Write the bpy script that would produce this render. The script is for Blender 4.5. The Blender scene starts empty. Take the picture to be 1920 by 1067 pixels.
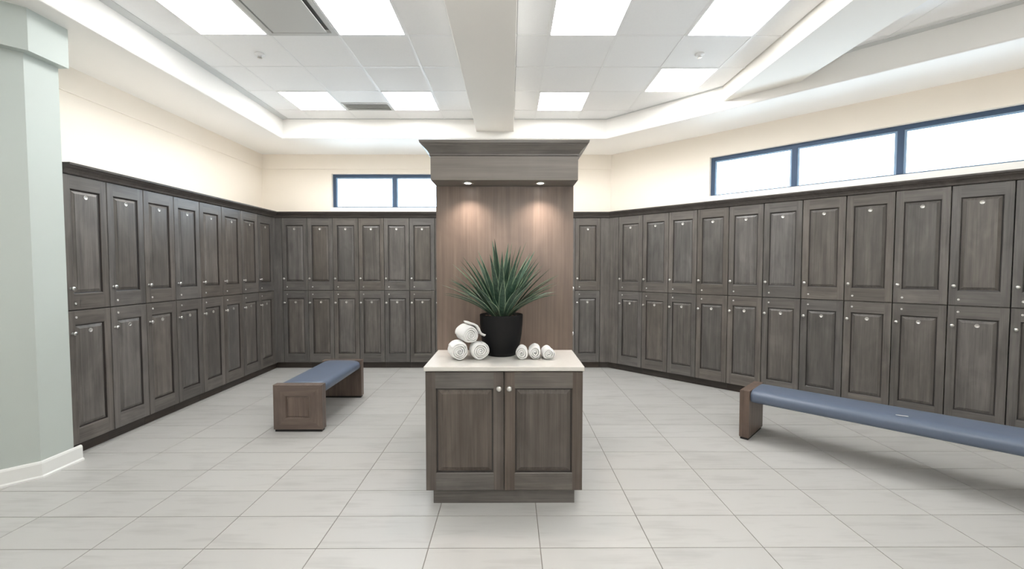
import bpy, bmesh, math, random
from mathutils import Vector, Matrix
random.seed(7)
scene = bpy.context.scene
COL = scene.collection
PI = math.pi

# ------------------------------------------------------------------ camera
cam_d = bpy.data.cameras.new('camera')
cam = bpy.data.objects.new('camera', cam_d)
COL.objects.link(cam)
cam_d.sensor_width = 36.0
cam_d.lens = 807.25 / 1920 * 36.0
cam_d.clip_start = 0.05
cam.location = (0, 0, 1.528)
cam.rotation_euler = (PI / 2 - 0.0398, 0, -0.0043)
scene.camera = cam

# ------------------------------------------------------------------ world, exposure
PANEL_EMIT = 10.5
COVE_EMIT = 10.0
SPOT_W = 14.0
SKY = 6.5
FILL_W = 30.0
world = bpy.data.worlds.new('sky')
scene.world = world
world.use_nodes = True
bgn = world.node_tree.nodes['Background']
bgn.inputs[0].default_value = (0.74, 0.88, 1.0, 1)
bgn.inputs[1].default_value = SKY
vs = scene.view_settings
vs.view_transform = 'Standard'
vs.look = 'None'
vs.gamma = 1.0
vs.use_curve_mapping = False
vs.exposure = 0.95


# added fill light behind the camera, aimed at the ceiling to brighten the room
fl_d = bpy.data.lights.new('added_ceiling_fill', 'AREA')
fl_d.energy = FILL_W
fl_d.size = 0.5
fl = bpy.data.objects.new('added_ceiling_fill', fl_d)
COL.objects.link(fl)
fl.location = (0.2, -0.6, 1.9)
fl.rotation_euler = (PI - 0.35, 0, 0)


# ------------------------------------------------------------------ materials
def srgb(r, g, b):
    def f(c):
        c /= 255.0
        return c / 12.92 if c <= 0.04045 else ((c + 0.055) / 1.055) ** 2.4
    return (f(r), f(g), f(b), 1)


def new_mat(name):
    m = bpy.data.materials.new(name)
    m.use_nodes = True
    nt = m.node_tree
    b = nt.nodes['Principled BSDF']
    return m, nt, b


def plain(name, col, rough=0.5, metal=0.0, bump=0.0, bscale=200.0, mottle=0.0, mscale=3.0, spec=0.5):
    m, nt, b = new_mat(name)
    b.inputs['Base Color'].default_value = col
    b.inputs['Roughness'].default_value = rough
    b.inputs['Metallic'].default_value = metal
    b.inputs['Specular IOR Level'].default_value = spec
    N, L = nt.nodes.new, nt.links.new
    tc = N('ShaderNodeTexCoord')
    if mottle > 0:
        no = N('ShaderNodeTexNoise')
        no.inputs['Scale'].default_value = mscale
        no.inputs['Detail'].default_value = 5
        L(tc.outputs['Object'], no.inputs['Vector'])
        mx = N('ShaderNodeMix')
        mx.data_type = 'RGBA'
        mx.inputs[6].default_value = (col[0] * (1 - mottle), col[1] * (1 - mottle), col[2] * (1 - mottle), 1)
        mx.inputs[7].default_value = (min(1, col[0] * (1 + mottle)), min(1, col[1] * (1 + mottle)), min(1, col[2] * (1 + mottle)), 1)
        L(no.outputs['Fac'], mx.inputs[0])
        L(mx.outputs[2], b.inputs['Base Color'])
    if bump > 0:
        n2 = N('ShaderNodeTexNoise')
        n2.inputs['Scale'].default_value = bscale
        n2.inputs['Detail'].default_value = 4
        L(tc.outputs['Object'], n2.inputs['Vector'])
        bp = N('ShaderNodeBump')
        bp.inputs['Strength'].default_value = bump
        bp.inputs['Distance'].default_value = 0.002
        L(n2.outputs['Fac'], bp.inputs['Height'])
        L(bp.outputs['Normal'], b.inputs['Normal'])
    return m


def wood(name, dark, mid, light, axis='z', rough=0.36, var=0.28, freq=1.0):
    """stained wood: fine grain stretched along one axis, soft blotches, a shift per object"""
    m, nt, b = new_mat(name)
    N, L = nt.nodes.new, nt.links.new
    tc = N('ShaderNodeTexCoord')
    oi = N('ShaderNodeObjectInfo')
    off = N('ShaderNodeVectorMath')
    off.operation = 'SCALE'
    off.inputs[0].default_value = (17.0, 31.0, 23.0)
    L(oi.outputs['Random'], off.inputs['Scale'])
    add = N('ShaderNodeVectorMath')
    add.operation = 'ADD'
    L(tc.outputs['Object'], add.inputs[0])
    L(off.outputs[0], add.inputs[1])

    def noise(sc, det, dist=0.0, rg=0.55):
        mp = N('ShaderNodeMapping')
        mp.inputs['Scale'].default_value = sc
        L(add.outputs[0], mp.inputs['Vector'])
        no = N('ShaderNodeTexNoise')
        no.inputs['Scale'].default_value = 1.0
        no.inputs['Detail'].default_value = det
        no.inputs['Roughness'].default_value = rg
        no.inputs['Distortion'].default_value = dist
        L(mp.outputs[0], no.inputs['Vector'])
        return no.outputs['Fac']

    def sc(a, l):
        v = [a * freq] * 3
        v['xyz'.index(axis)] = l * freq
        return v
    fine = noise(sc(130, 3.0), 6, 0.3)
    band = noise(sc(22, 1.1), 4, 0.6)
    blot = noise(sc(7, 3.0), 3, 0.8)

    def math_(op, a, bb):
        n = N('ShaderNodeMath')
        n.operation = op
        for i, v in ((0, a), (1, bb)):
            if isinstance(v, (int, float)):
                n.inputs[i].default_value = v
            else:
                L(v, n.inputs[i])
        return n.outputs[0]
    s = math_('ADD', math_('MULTIPLY', fine, 0.30), math_('MULTIPLY', band, 0.40))
    s = math_('ADD', s, math_('MULTIPLY', blot, 0.30))
    cr = N('ShaderNodeValToRGB')
    e = cr.color_ramp.elements
    e[0].position, e[0].color = 0.34, dark
    e[1].position, e[1].color = 0.66, light
    k = cr.color_ramp.elements.new(0.5)
    k.color = mid
    L(s, cr.inputs[0])
    hv = N('ShaderNodeHueSaturation')
    v = math_('ADD', math_('MULTIPLY', oi.outputs['Random'], var), 1 - var / 2)
    L(v, hv.inputs['Value'])
    sat = math_('ADD', math_('MULTIPLY', math_('FRACT', math_('MULTIPLY', oi.outputs['Random'], 7.31), 0), 0.7), 0.65)
    L(sat, hv.inputs['Saturation'])
    L(cr.outputs[0], hv.inputs['Color'])
    L(hv.outputs[0], b.inputs['Base Color'])
    b.inputs['Roughness'].default_value = rough
    bp = N('ShaderNodeBump')
    bp.inputs['Strength'].default_value = 0.12
    bp.inputs['Distance'].default_value = 0.001
    L(fine, bp.inputs['Height'])
    L(bp.outputs['Normal'], b.inputs['Normal'])
    return m


WD, WM, WL = srgb(73, 70, 67), srgb(97, 93, 89), srgb(118, 113, 108)
M_WOOD = wood('stained_wood_upright_grain', WD, WM, WL, 'z')
M_WOODX = wood('stained_wood_level_grain', WD, WM, WL, 'x')
M_WOODY = wood('stained_wood_long_grain', WD, WM, WL, 'y')
M_CANOPY = wood('canopy_wood', srgb(104, 98, 92), srgb(120, 114, 108), srgb(134, 128, 121), 'x', var=0.0, freq=0.6)
M_TOWER = wood('stained_veneer', srgb(93, 83, 76), srgb(114, 101, 92), srgb(133, 119, 109), 'z', rough=0.38, var=0.0, freq=0.55)
M_BENCHW = wood('bench_wood', srgb(78, 66, 60), srgb(104, 90, 82), srgb(126, 110, 100), 'z', rough=0.4, var=0.1)
M_BENCHWX = wood('bench_wood_level', srgb(78, 66, 60), srgb(104, 90, 82), srgb(126, 110, 100), 'x', rough=0.4, var=0.1)
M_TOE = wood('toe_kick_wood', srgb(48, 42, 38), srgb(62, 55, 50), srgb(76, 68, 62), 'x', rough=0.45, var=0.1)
M_GROOVE_SHADE = wood('painted_groove_shade', srgb(38, 35, 33), srgb(52, 48, 46), srgb(64, 60, 57), 'z', var=0.1)  # darker wood tone, paints shade into the door panel grooves
M_DARK = plain('dark_recess', srgb(30, 28, 27), 0.8)
M_WALL = plain('cream_paint', (0.89, 0.825, 0.73, 1), 0.75, bump=0.05, bscale=300, mottle=0.01)
M_WHITE = plain('white_paint', (0.90, 0.885, 0.85, 1), 0.7, bump=0.04, bscale=300)
M_BEAM = plain('beam_paint', (0.93, 0.90, 0.84, 1), 0.7, bump=0.04, bscale=300)
M_SAGE = plain('sage_grey_paint', (0.50, 0.55, 0.52, 1), 0.6, bump=0.05, bscale=260)
M_BASE = plain('baseboard_paint', (0.80, 0.81, 0.79, 1), 0.45)
M_CEIL = plain('ceiling_tile_fibre', (0.93, 0.93, 0.92, 1), 0.9, bump=0.25, bscale=420, mottle=0.02, mscale=60)
M_GRID = plain('ceiling_grid_paint', (0.90, 0.90, 0.89, 1), 0.5)
M_TRIM = plain('grey_edge_trim', (0.68, 0.69, 0.68, 1), 0.6)
M_GROUT = plain('grout', srgb(128, 124, 117), 0.9, bump=0.2)
M_QUARTZ = plain('white_quartz', (0.66, 0.64, 0.60, 1), 0.25, mottle=0.05, mscale=45)
M_NICKEL = plain('satin_nickel', (0.72, 0.71, 0.69, 1), 0.28, metal=1.0)
M_PLATE = plain('brushed_plate', (0.66, 0.65, 0.62, 1), 0.38, metal=1.0)
M_FRAME = plain('dark_bronze_frame', srgb(60, 80, 106), 0.4, metal=0.2)
M_VINYL = plain('slate_blue_vinyl', srgb(97, 108, 127), 0.34, bump=0.08, bscale=350, mottle=0.04, mscale=8)
M_POT = plain('black_pot', srgb(10, 10, 12), 0.6, spec=0.3, bump=0.05, bscale=120)
M_SOIL = plain('potting_gravel', srgb(120, 95, 82), 0.9, bump=0.5, bscale=90, mottle=0.3, mscale=60)
M_TOWEL = plain('white_terry', (0.91, 0.91, 0.90, 1), 0.95, bump=0.9, bscale=420)
M_RUBBER = plain('black_rubber', srgb(22, 20, 20), 0.7)
M_STRIP = plain('white_strip_surface', (0.85, 0.85, 0.85, 1), 0.7)
M_VENT = plain('vent_metal', (0.62, 0.62, 0.60, 1), 0.5)


def leaf_mat(name, c1, c2):
    m, nt, b = new_mat(name)
    N, L = nt.nodes.new, nt.links.new
    tc = N('ShaderNodeTexCoord')
    mp = N('ShaderNodeMapping')
    mp.inputs['Scale'].default_value = (90, 90, 5)
    no = N('ShaderNodeTexNoise')
    no.inputs['Scale'].default_value = 1
    no.inputs['Detail'].default_value = 4
    cr = N('ShaderNodeValToRGB')
    cr.color_ramp.elements[0].position = 0.3
    cr.color_ramp.elements[0].color = c1
    cr.color_ramp.elements[1].position = 0.75
    cr.color_ramp.elements[1].color = c2
    oi = N('ShaderNodeObjectInfo')
    hv = N('ShaderNodeHueSaturation')
    mt = N('ShaderNodeMath')
    mt.operation = 'MULTIPLY_ADD'
    mt.inputs[1].default_value = 0.7
    mt.inputs[2].default_value = 0.65
    L(oi.outputs['Random'], mt.inputs[0])
    L(mt.outputs[0], hv.inputs['Value'])
    L(tc.outputs['Object'], mp.inputs[0])
    L(mp.outputs[0], no.inputs[0])
    L(no.outputs['Fac'], cr.inputs[0])
    L(cr.outputs[0], hv.inputs['Color'])
    L(hv.outputs[0], b.inputs['Base Color'])
    b.inputs['Roughness'].default_value = 0.42
    return m


M_LEAF = leaf_mat('leaf_blade', srgb(36, 58, 47), srgb(70, 98, 82))
M_LEAFE = leaf_mat('leaf_margin', srgb(112, 136, 110), srgb(152, 170, 142))


def tile_mat():
    m, nt, b = new_mat('porcelain_tile')
    N, L = nt.nodes.new, nt.links.new
    tc = N('ShaderNodeTexCoord')
    oi = N('ShaderNodeObjectInfo')
    off = N('ShaderNodeVectorMath')
    off.operation = 'SCALE'
    off.inputs[0].default_value = (9.0, 14.0, 5.0)
    L(oi.outputs['Random'], off.inputs['Scale'])
    add = N('ShaderNodeVectorMath')
    add.operation = 'ADD'
    L(tc.outputs['Object'], add.inputs[0])
    L(off.outputs[0], add.inputs[1])
    mp = N('ShaderNodeMapping')
    mp.inputs['Scale'].default_value = (2.2, 26, 1)
    L(add.outputs[0], mp.inputs[0])
    n1 = N('ShaderNodeTexNoise')
    n1.inputs['Scale'].default_value = 1
    n1.inputs['Detail'].default_value = 6
    n1.inputs['Distortion'].default_value = 0.6
    L(mp.outputs[0], n1.inputs[0])
    mp2 = N('ShaderNodeMapping')
    mp2.inputs['Scale'].default_value = (3, 7, 1)
    L(add.outputs[0], mp2.inputs[0])
    n2 = N('ShaderNodeTexNoise')
    n2.inputs['Scale'].default_value = 1
    n2.inputs['Detail'].default_value = 3
    L(mp2.outputs[0], n2.inputs[0])
    ad = N('ShaderNodeMath')
    ad.operation = 'ADD'
    L(n1.outputs['Fac'], ad.inputs[0])
    L(n2.outputs['Fac'], ad.inputs[1])
    cr = N('ShaderNodeValToRGB')
    cr.color_ramp.elements[0].position = 0.7
    cr.color_ramp.elements[0].color = srgb(175, 174, 171)
    cr.color_ramp.elements[1].position = 1.25
    cr.color_ramp.elements[1].color = srgb(186, 185, 182)
    hf = N('ShaderNodeMath')
    hf.operation = 'MULTIPLY'
    hf.inputs[1].default_value = 1.0
    L(ad.outputs[0], hf.inputs[0])
    L(hf.outputs[0], cr.inputs[0])
    cr.color_ramp.elements[0].position = 0.36 * 2
    cr.color_ramp.elements[1].position = 1.0
    hv = N('ShaderNodeHueSaturation')
    mt = N('ShaderNodeMath')
    mt.operation = 'MULTIPLY_ADD'
    mt.inputs[1].default_value = 0.07
    mt.inputs[2].default_value = 0.965
    L(oi.outputs['Random'], mt.inputs[0])
    L(mt.outputs[0], hv.inputs['Value'])
    L(cr.outputs[0], hv.inputs['Color'])
    L(hv.outputs[0], b.inputs['Base Color'])
    b.inputs['Roughness'].default_value = 0.38
    return m


M_TILE = tile_mat()


def emit_mat(name, col, s):
    m, nt, b = new_mat(name)
    b.inputs['Base Color'].default_value = (0.8, 0.8, 0.8, 1)
    b.inputs['Emission Color'].default_value = col
    b.inputs['Emission Strength'].default_value = s
    return m


M_PANEL = emit_mat('lit_diffuser', (1.0, 0.995, 0.985, 1), PANEL_EMIT)
M_COVE = emit_mat('lit_cove_strip', (1.0, 0.965, 0.91, 1), COVE_EMIT)
M_PUCK = emit_mat('lit_downlight', (1.0, 0.93, 0.85, 1), 14)


def glass_mat():
    m = bpy.data.materials.new('window_glass')
    m.use_nodes = True
    nt = m.node_tree
    for n in list(nt.nodes):
        nt.nodes.remove(n)
    N, L = nt.nodes.new, nt.links.new
    out = N('ShaderNodeOutputMaterial')
    tr = N('ShaderNodeBsdfTransparent')
    tr.inputs[0].default_value = (0.95, 0.98, 1, 1)
    gl = N('ShaderNodeBsdfGlossy')
    gl.inputs['Roughness'].default_value = 0.02
    fr = N('ShaderNodeFresnel')
    fr.inputs[0].default_value = 1.45
    mx = N('ShaderNodeMixShader')
    L(fr.outputs[0], mx.inputs[0])
    L(tr.outputs[0], mx.inputs[1])
    L(gl.outputs[0], mx.inputs[2])
    L(mx.outputs[0], out.inputs[0])
    return m


M_GLASS = glass_mat()


# ------------------------------------------------------------------ helpers
def obj(name, bm, mats, parent=None, smooth=False, loc=None, rotz=None):
    me = bpy.data.meshes.new(name)
    bmesh.ops.recalc_face_normals(bm, faces=bm.faces[:])
    bm.to_mesh(me)
    bm.free()
    if not isinstance(mats, (list, tuple)):
        mats = [mats]
    for m in mats:
        me.materials.append(m)
    if smooth:
        me.polygons.foreach_set('use_smooth', [True] * len(me.polygons))
    return link(name, me, parent, loc, rotz)


def link(name, me, parent=None, loc=None, rotz=None):
    o = bpy.data.objects.new(name, me)
    COL.objects.link(o)
    if parent:
        o.parent = parent
    if loc is not None:
        o.location = loc
    if rotz is not None:
        o.rotation_euler = (0, 0, rotz)
    return o


def tag(o, label, cat, group=None):
    o['label'] = label
    o['category'] = cat
    if group:
        o['group'] = group
    return o


def thing(name, label, cat, loc=(0, 0, 0), rotz=0, group=None):
    o = link(name, None, None, loc, rotz)
    o.empty_display_size = 0.1
    return tag(o, label, cat, group)


def struct(o):
    o['kind'] = 'structure'
    return o


def dup(root, loc, rotz, label, group=None):
    r = root.copy()
    COL.objects.link(r)
    r.location = loc
    r.rotation_euler = (0, 0, rotz)
    r['label'] = label
    if group:
        r['group'] = group
    for ch in list(root.children):
        c = ch.copy()
        COL.objects.link(c)
        c.parent = r
        for g in list(ch.children):
            d = g.copy()
            COL.objects.link(d)
            d.parent = c
    return r


def BM():
    return bmesh.new()


def box(bm, x0, x1, y0, y1, z0, z1, bev=0.0, mi=0, M=None):
    vs_ = [bm.verts.new((x, y, z)) for z in (z0, z1) for y in (y0, y1) for x in (x0, x1)]
    idx = [(0, 1, 3, 2), (4, 6, 7, 5), (0, 4, 5, 1), (2, 3, 7, 6), (0, 2, 6, 4), (1, 5, 7, 3)]
    fs = [bm.faces.new([vs_[i] for i in f]) for f in idx]
    if bev > 0:
        es = list({e for f in fs for e in f.edges})
        r = bmesh.ops.bevel(bm, geom=es, offset=bev, segments=2, affect='EDGES', profile=0.5)
        fs = [f for f in r['faces']] + [f for f in fs if f.is_valid]
        vs_ = list({v for f in fs for v in f.verts})
    for f in fs:
        f.material_index = mi
    if M is not None:
        bmesh.ops.transform(bm, matrix=M, verts=[v for v in vs_ if v.is_valid])
    return bm


def prism(bm, pts, z0, z1, mi=0):
    a = [bm.verts.new((x, y, z0)) for x, y in pts]
    b = [bm.verts.new((x, y, z1)) for x, y in pts]
    n = len(pts)
    fs = [bm.faces.new(a[::-1]), bm.faces.new(b)]
    for i in range(n):
        fs.append(bm.faces.new((a[i], a[(i + 1) % n], b[(i + 1) % n], b[i])))
    for f in fs:
        f.material_index = mi
    return bm


def lathe(bm, prof, seg=20, M=None, mi=0):
    """profile of (r, h) turned round z"""
    rings = []
    new = []
    for r, h in prof:
        if r < 1e-6:
            v = bm.verts.new((0, 0, h))
            rings.append([v])
            new.append(v)
        else:
            ring = [bm.verts.new((r * math.cos(2 * PI * i / seg), r * math.sin(2 * PI * i / seg), h)) for i in range(seg)]
            rings.append(ring)
            new += ring
    for a, b in zip(rings, rings[1:]):
        for i in range(seg):
            j = (i + 1) % seg
            if len(a) == 1 and len(b) > 1:
                f = bm.faces.new((a[0], b[i], b[j]))
            elif len(b) == 1 and len(a) > 1:
                f = bm.faces.new((a[i], a[j], b[0]))
            elif len(a) > 1:
                f = bm.faces.new((a[i], a[j], b[j], b[i]))
            else:
                continue
            f.material_index = mi
    if M is not None:
        bmesh.ops.transform(bm, matrix=M, verts=new)
    return bm


def sweep(bm, path, prof, mi=0):
    """sweep a closed (offset to the right of travel, z) profile along a mitred level path"""
    n = len(path)
    rows = []
    for i, (px, py) in enumerate(path):
        ds = []
        if i > 0:
            d = Vector((px - path[i - 1][0], py - path[i - 1][1])).normalized()
            ds.append(d)
        if i < n - 1:
            d = Vector((path[i + 1][0] - px, path[i + 1][1] - py)).normalized()
            ds.append(d)
        ns = [Vector((d.y, -d.x)) for d in ds]
        nn = ns[0] if len(ns) == 1 else (ns[0] + ns[1]) / (1 + ns[0].dot(ns[1]))
        rows.append([bm.verts.new((px + nn.x * o, py + nn.y * o, z)) for o, z in prof])
    k = len(prof)
    for a, b in zip(rows, rows[1:]):
        for j in range(k):
            bm.faces.new((a[j], a[(j + 1) % k], b[(j + 1) % k], b[j])).material_index = mi
    bm.faces.new(rows[0])
    bm.faces.new(rows[-1][::-1])
    return bm


def clip_poly(poly, planes):
    """clip a convex polygon by half planes a*x+b*y<=c"""
    for a, b, c in planes:
        out = []
        for i, p in enumerate(poly):
            q = poly[(i + 1) % len(poly)]
            dp, dq = a * p[0] + b * p[1] - c, a * q[0] + b * q[1] - c
            if dp <= 1e-9:
                out.append(p)
            if (dp < -1e-9 and dq > 1e-9) or (dp > 1e-9 and dq < -1e-9):
                t = dp / (dp - dq)
                out.append((p[0] + t * (q[0] - p[0]), p[1] + t * (q[1] - p[1])))
        poly = out
        if len(poly) < 3:
            return []
    return poly


def area(p):
    return abs(sum(p[i][0] * p[(i + 1) % len(p)][1] - p[(i + 1) % len(p)][0] * p[i][1] for i in range(len(p)))) / 2


# ------------------------------------------------------------------ plan of the room
XL, YB, CR = -3.50, 6.462, 7.946          # front planes of the three locker runs (x, y, x+y)
WX, WY, WC = -3.95, 6.94, 8.55            # wall planes behind them
SX, SY, SC = -3.16, 6.08, 7.42            # faces of the dropped soffit
ZC, ZS = 3.59, 3.32                       # ceiling and soffit heights
R2 = math.sqrt(0.5)
ML, MLR = Matrix.Identity(4), None


def diag(s, t, c=WC):
    """point on the angled right wall: s along it from its corner with the back wall, t into the room"""
    x0 = c - WY if c == WC else c - YB
    y0 = WY if c == WC else YB
    return (x0 + (s - t) * R2, y0 - (s + t) * R2)


DIAG0 = (WC - WY, WY, 0)
DM = Matrix.Translation(DIAG0) @ Matrix.Rotation(-PI / 4, 4, 'Z')

# floor slab (the grout shows between the tiles)
b = BM()
box(b, -6.2, 7.0, -3.2, 7.4, -0.2, -0.0025)
FLOOR = struct(obj('floor', b, M_GROUT))

TW, TD, TX0, TY0, GAP = 0.6096, 0.3048, -0.4457, 2.2861, 0.0024
full_me = None
rest = BM()
planes_big = [(-1, 0, 5.4), (0, 1, 6.5), (1, 1, CR + 0.06), (-1, 1, 6.8), (1, 0, 6.0)]
for i in range(-9, 11):
    for j in range(-18, 15):
        x0, y0 = TX0 + i * TW, TY0 + j * TD
        x1, y1 = x0 + TW, y0 + TD
        near = y1 > 2.0 and y0 < 6.5 and abs((x0 + x1) / 2) < 1.35 * y1 + 0.3
        rect = [(x0 + GAP, y0 + GAP), (x1 - GAP, y0 + GAP), (x1 - GAP, y1 - GAP), (x0 + GAP, y1 - GAP)]
        p = clip_poly(rect, [(-1, 0, 3.56), (0, 1, 6.52), (1, 1, CR + 0.06)] if y1 > 3.3 else planes_big)
        if len(p) < 3 or area(p) < 0.002:
            continue
        if not near:
            prism(rest, p, -0.012, 0.0)
            continue
        if area(p) > TW * TD * 0.97:
            if full_me is None:
                b = BM()
                w, d = TW / 2 - GAP, TD / 2 - GAP
                box(b, -w, w, -d, d, -0.012, 0, bev=0.0012)
                o = obj('floor_tile', b, M_TILE, FLOOR, loc=(x0 + TW / 2, y0 + TD / 2, 0))
                full_me = o.data
            else:
                link('floor_tile', full_me, FLOOR, (x0 + TW / 2, y0 + TD / 2, 0))
        else:
            b = BM()
            cx, cy = x0 + TW / 2, y0 + TD / 2
            prism(b, [(q[0] - cx, q[1] - cy) for q in p], -0.012, 0)
            obj('floor_tile', b, M_TILE, FLOOR, loc=(cx, cy, 0))
o = obj('floor_tiling', rest, M_TILE, FLOOR)
o['kind'] = 'stuff'

# walls
b = BM()
box(b, WX - 0.15, WX, 3.33, WY, 0, ZS)
struct(obj('wall_left', b, M_WALL))
WB0, WB1, WZ0, WZ1 = -2.85, -0.87, 2.482, 3.02       # back window opening
b = BM()
box(b, WX - 0.15, WB0, WY, WY + 0.16, 0, ZS)
box(b, WB1, WC - WY + 0.07, WY, WY + 0.16, 0, ZS)
box(b, WB0, WB1, WY, WY + 0.16, 0, WZ0)
box(b, WB0, WB1, WY, WY + 0.16, WZ1, ZS)
struct(obj('wall_back', b, M_WALL))
RW0, RW1, RZ0, RZ1 = 1.53, 5.32, 2.486, 3.01          # right window opening along the wall
SEND = 6.2
b = BM()
for a in ((0, RW0, 0, ZS), (RW1, SEND, 0, ZS), (RW0, RW1, 0, RZ0), (RW0, RW1, RZ1, ZS)):
    box(b, a[0], a[1], 0, 0.16, a[2], a[3], M=DM)
struct(obj('wall_right', b, M_WALL))
ex, ey = diag(SEND, 0)
b = BM()
box(b, ex, ex + 0.16, -3.0, ey + 0.05, 0, ZC)
struct(obj('wall_front_right', b, M_WALL))
b = BM()
box(b, -5.6, ex + 0.16, -3.16, -3.0, 0, ZC)
struct(obj('wall_front', b, M_WALL))
# angled end wall (the sage grey pillar at the left edge of the frame)
PX, PY0, PY1 = -3.41, 3.09, 3.325
LWX = -5.4
yq = PY0 - (PX - LWX)
b = BM()
prism(b, [(PX, PY1), (WX - 0.15, PY1), (WX - 0.15, PY1 - 0.35), (LWX - 0.15, yq + 0.15), (LWX - 0.15, yq), (LWX, yq), (PX, PY0)], 0, ZS)
PIL = struct(obj('wall_front_left', b, M_SAGE))
k = 0.07
b = BM()
prism(b, [(PX + k, PY1 + 0.012), (WX, PY1 + 0.012), (WX, PY1 - 0.1), (LWX, yq + 0.15), (LWX, yq - 0.1), (PX + k, PY0 - k * 0.414)], 3.03, ZS)
obj('header', b, M_SAGE, PIL)
b = BM()
box(b, LWX - 0.15, LWX, -3.0, yq, 0, ZC)
struct(obj('wall_side_left', b, M_WALL))
b = BM()
bp_ = [(0, 0), (0.026, 0), (0.026, 0.012), (0.015, 0.02), (0.015, 0.105), (0.010, 0.118), (0, 0.122)]
sweep(b, [(LWX, yq), (PX, PY0), (PX, PY1 + 0.055)], bp_)
struct(obj('baseboard_left', b, M_BASE))

# shallow band at the top of the walls
b = BM()
sweep(b, [(WX, PY1 + 0.02), (WX, WY), (WC - WY, WY)], [(0, 3.09), (0.010, 3.09), (0.012, 3.10), (0.012, ZS), (0, ZS)])
struct(obj('trim_1', b, M_WALL))

# ceiling slab, dropped soffit, beams
b = BM()
box(b, -6.0, 7.0, -3.2, 7.4, ZC + 0.03, ZC + 0.15)
CEIL = struct(obj('ceiling', b, M_WHITE))
b = BM()
inner = [(LWX, SX * 0 + 2.95 - (SX - LWX)), (SX, 2.95), (SX, SY), (SC - SY, SY), (ex, SC - ex)]
outer = [(ex, WC - ex + 0.1), (WC - WY + 0.05, WY + 0.12), (WX - 0.12, WY + 0.12), (WX - 0.12, 3.2), (LWX, yq + 0.2)]
n = len(inner)
V0 = [b.verts.new((x, y, ZS)) for x, y in inner]
V1 = [b.verts.new((x, y, ZC + 0.03)) for x, y in inner]
O0 = [b.verts.new((x, y, ZS)) for x, y in outer[::-1]]
O1 = [b.verts.new((x, y, ZC + 0.03)) for x, y in outer[::-1]]
for i in range(n - 1):
    b.faces.new((V0[i], V0[i + 1], V1[i + 1], V1[i]))
    b.faces.new((V0[i], O0[i], O0[i + 1], V0[i + 1]))
    b.faces.new((V1[i], V1[i + 1], O1[i + 1], O1[i]))
    b.faces.new((O0[i], O1[i], O1[i + 1], O0[i + 1]))
b.faces.new((V0[0], V1[0], O1[0], O0[0]))
b.faces.new((V0[-1], O0[-1], O1[-1], V1[-1]))
eds = [e for e in b.edges if e.verts[0] in V0 and e.verts[1] in V0]
vdup = [V0[1]]
ev = [e for e in V0[1].link_edges if V1[1] in e.verts]
bmesh.ops.bevel(b, geom=eds, offset=0.012, segments=2, affect='EDGES', profile=0.5)
struct(obj('trim_2', b, M_WHITE))
ZBM = 3.42
b = BM()
box(b, -0.47, 0.05, -3.0, SY + 0.02, ZBM, ZC + 0.03, bev=0.004)
struct(obj('trim_3', b, M_BEAM))
b = BM()
prism(b, [(2.43, -3.0), (2.96, -3.0), (2.96, SC - 2.96 + 0.02), (2.43, SC - 2.43 + 0.02)], ZBM, ZC + 0.03)
struct(obj('trim_4', b, M_BEAM))
# grey edge angle where the tiled ceiling meets the soffit
b = BM()
sweep(b, [(SX, 2.95), (SX, SY)], [(0, ZC - 0.012), (0.085, ZC - 0.004), (0.085, ZC + 0.02), (0, ZC + 0.02)])
sweep(b, [(SX + 0.086, SY), (-0.47, SY)], [(0, ZC - 0.008), (0.02, ZC - 0.004), (0.02, ZC + 0.02), (0, ZC + 0.02)])
struct(obj('trim_5', b, M_TRIM))
b = BM()
sweep(b, [(2.96, SC - 2.96), (ex, SC - ex)], [(0, ZC - 0.012), (0.06, ZC - 0.004), (0.06, ZC + 0.02), (0, ZC + 0.02)])
sweep(b, [(0.05, SY), (SC - SY, SY), (2.43, SC - 2.43)], [(0, ZC - 0.008), (0.02, ZC - 0.004), (0.02, ZC + 0.02), (0, ZC + 0.02)])
struct(obj('trim_6', b, M_TRIM))

# ceiling tiles
cols = [(-4.572 - 0.6096, -4.572), (-4.572, -3.962), (-3.962, -3.352), (-3.352, -2.743), (-2.743, -2.133), (-2.133, -1.5236), (-1.5236, -0.914), (-0.914, -0.47),
        (0.05, 0.34), (0.34, 0.9496), (0.9496, 1.5592), (1.5592, 2.1688), (2.1688, 2.43), (2.96, 3.388), (3.388, 3.998), (3.998, 4.607), (4.607, 5.217), (5.217, 5.827)]
rows = [(3.9154 + 0.6096 * k, 3.9154 + 0.6096 * (k + 1)) for k in range(-12, 4)]
LIGHTS = {(-2.743, -1): 'far left of the front row, beside the square air diffuser', (-1.5236, -1): 'front row, right of the square air diffuser',
          (0.34, -1): 'front row, just right of the central beam', (1.5592, -1): 'front row, nearest the right beam',
          (-2.743, 2): 'back row, in the far left corner of the ceiling', (-1.5236, 2): 'back row, right of the slotted grille',
          (0.34, 2): 'back row, right of the central beam', (1.5592, 1): 'middle of the right bay, near the angled soffit'}
HIDDEN = [(x, k) for k in (-5, -9) for x in (-2.743, 1.5592)] + [(0.34, -6), (3.998, -4)]
VENT, GRILLE = (-2.133, -1), (-2.133, 2)
light0 = None
tile_me = {}
grid = BM()
cplanes = [(-1, 0, -SX), (0, 1, SY), (1, 1, SC)]
cplanes2 = [(1, 1, SC), (-1, 1, 2.95 - SX)]
farc = BM()


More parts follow.
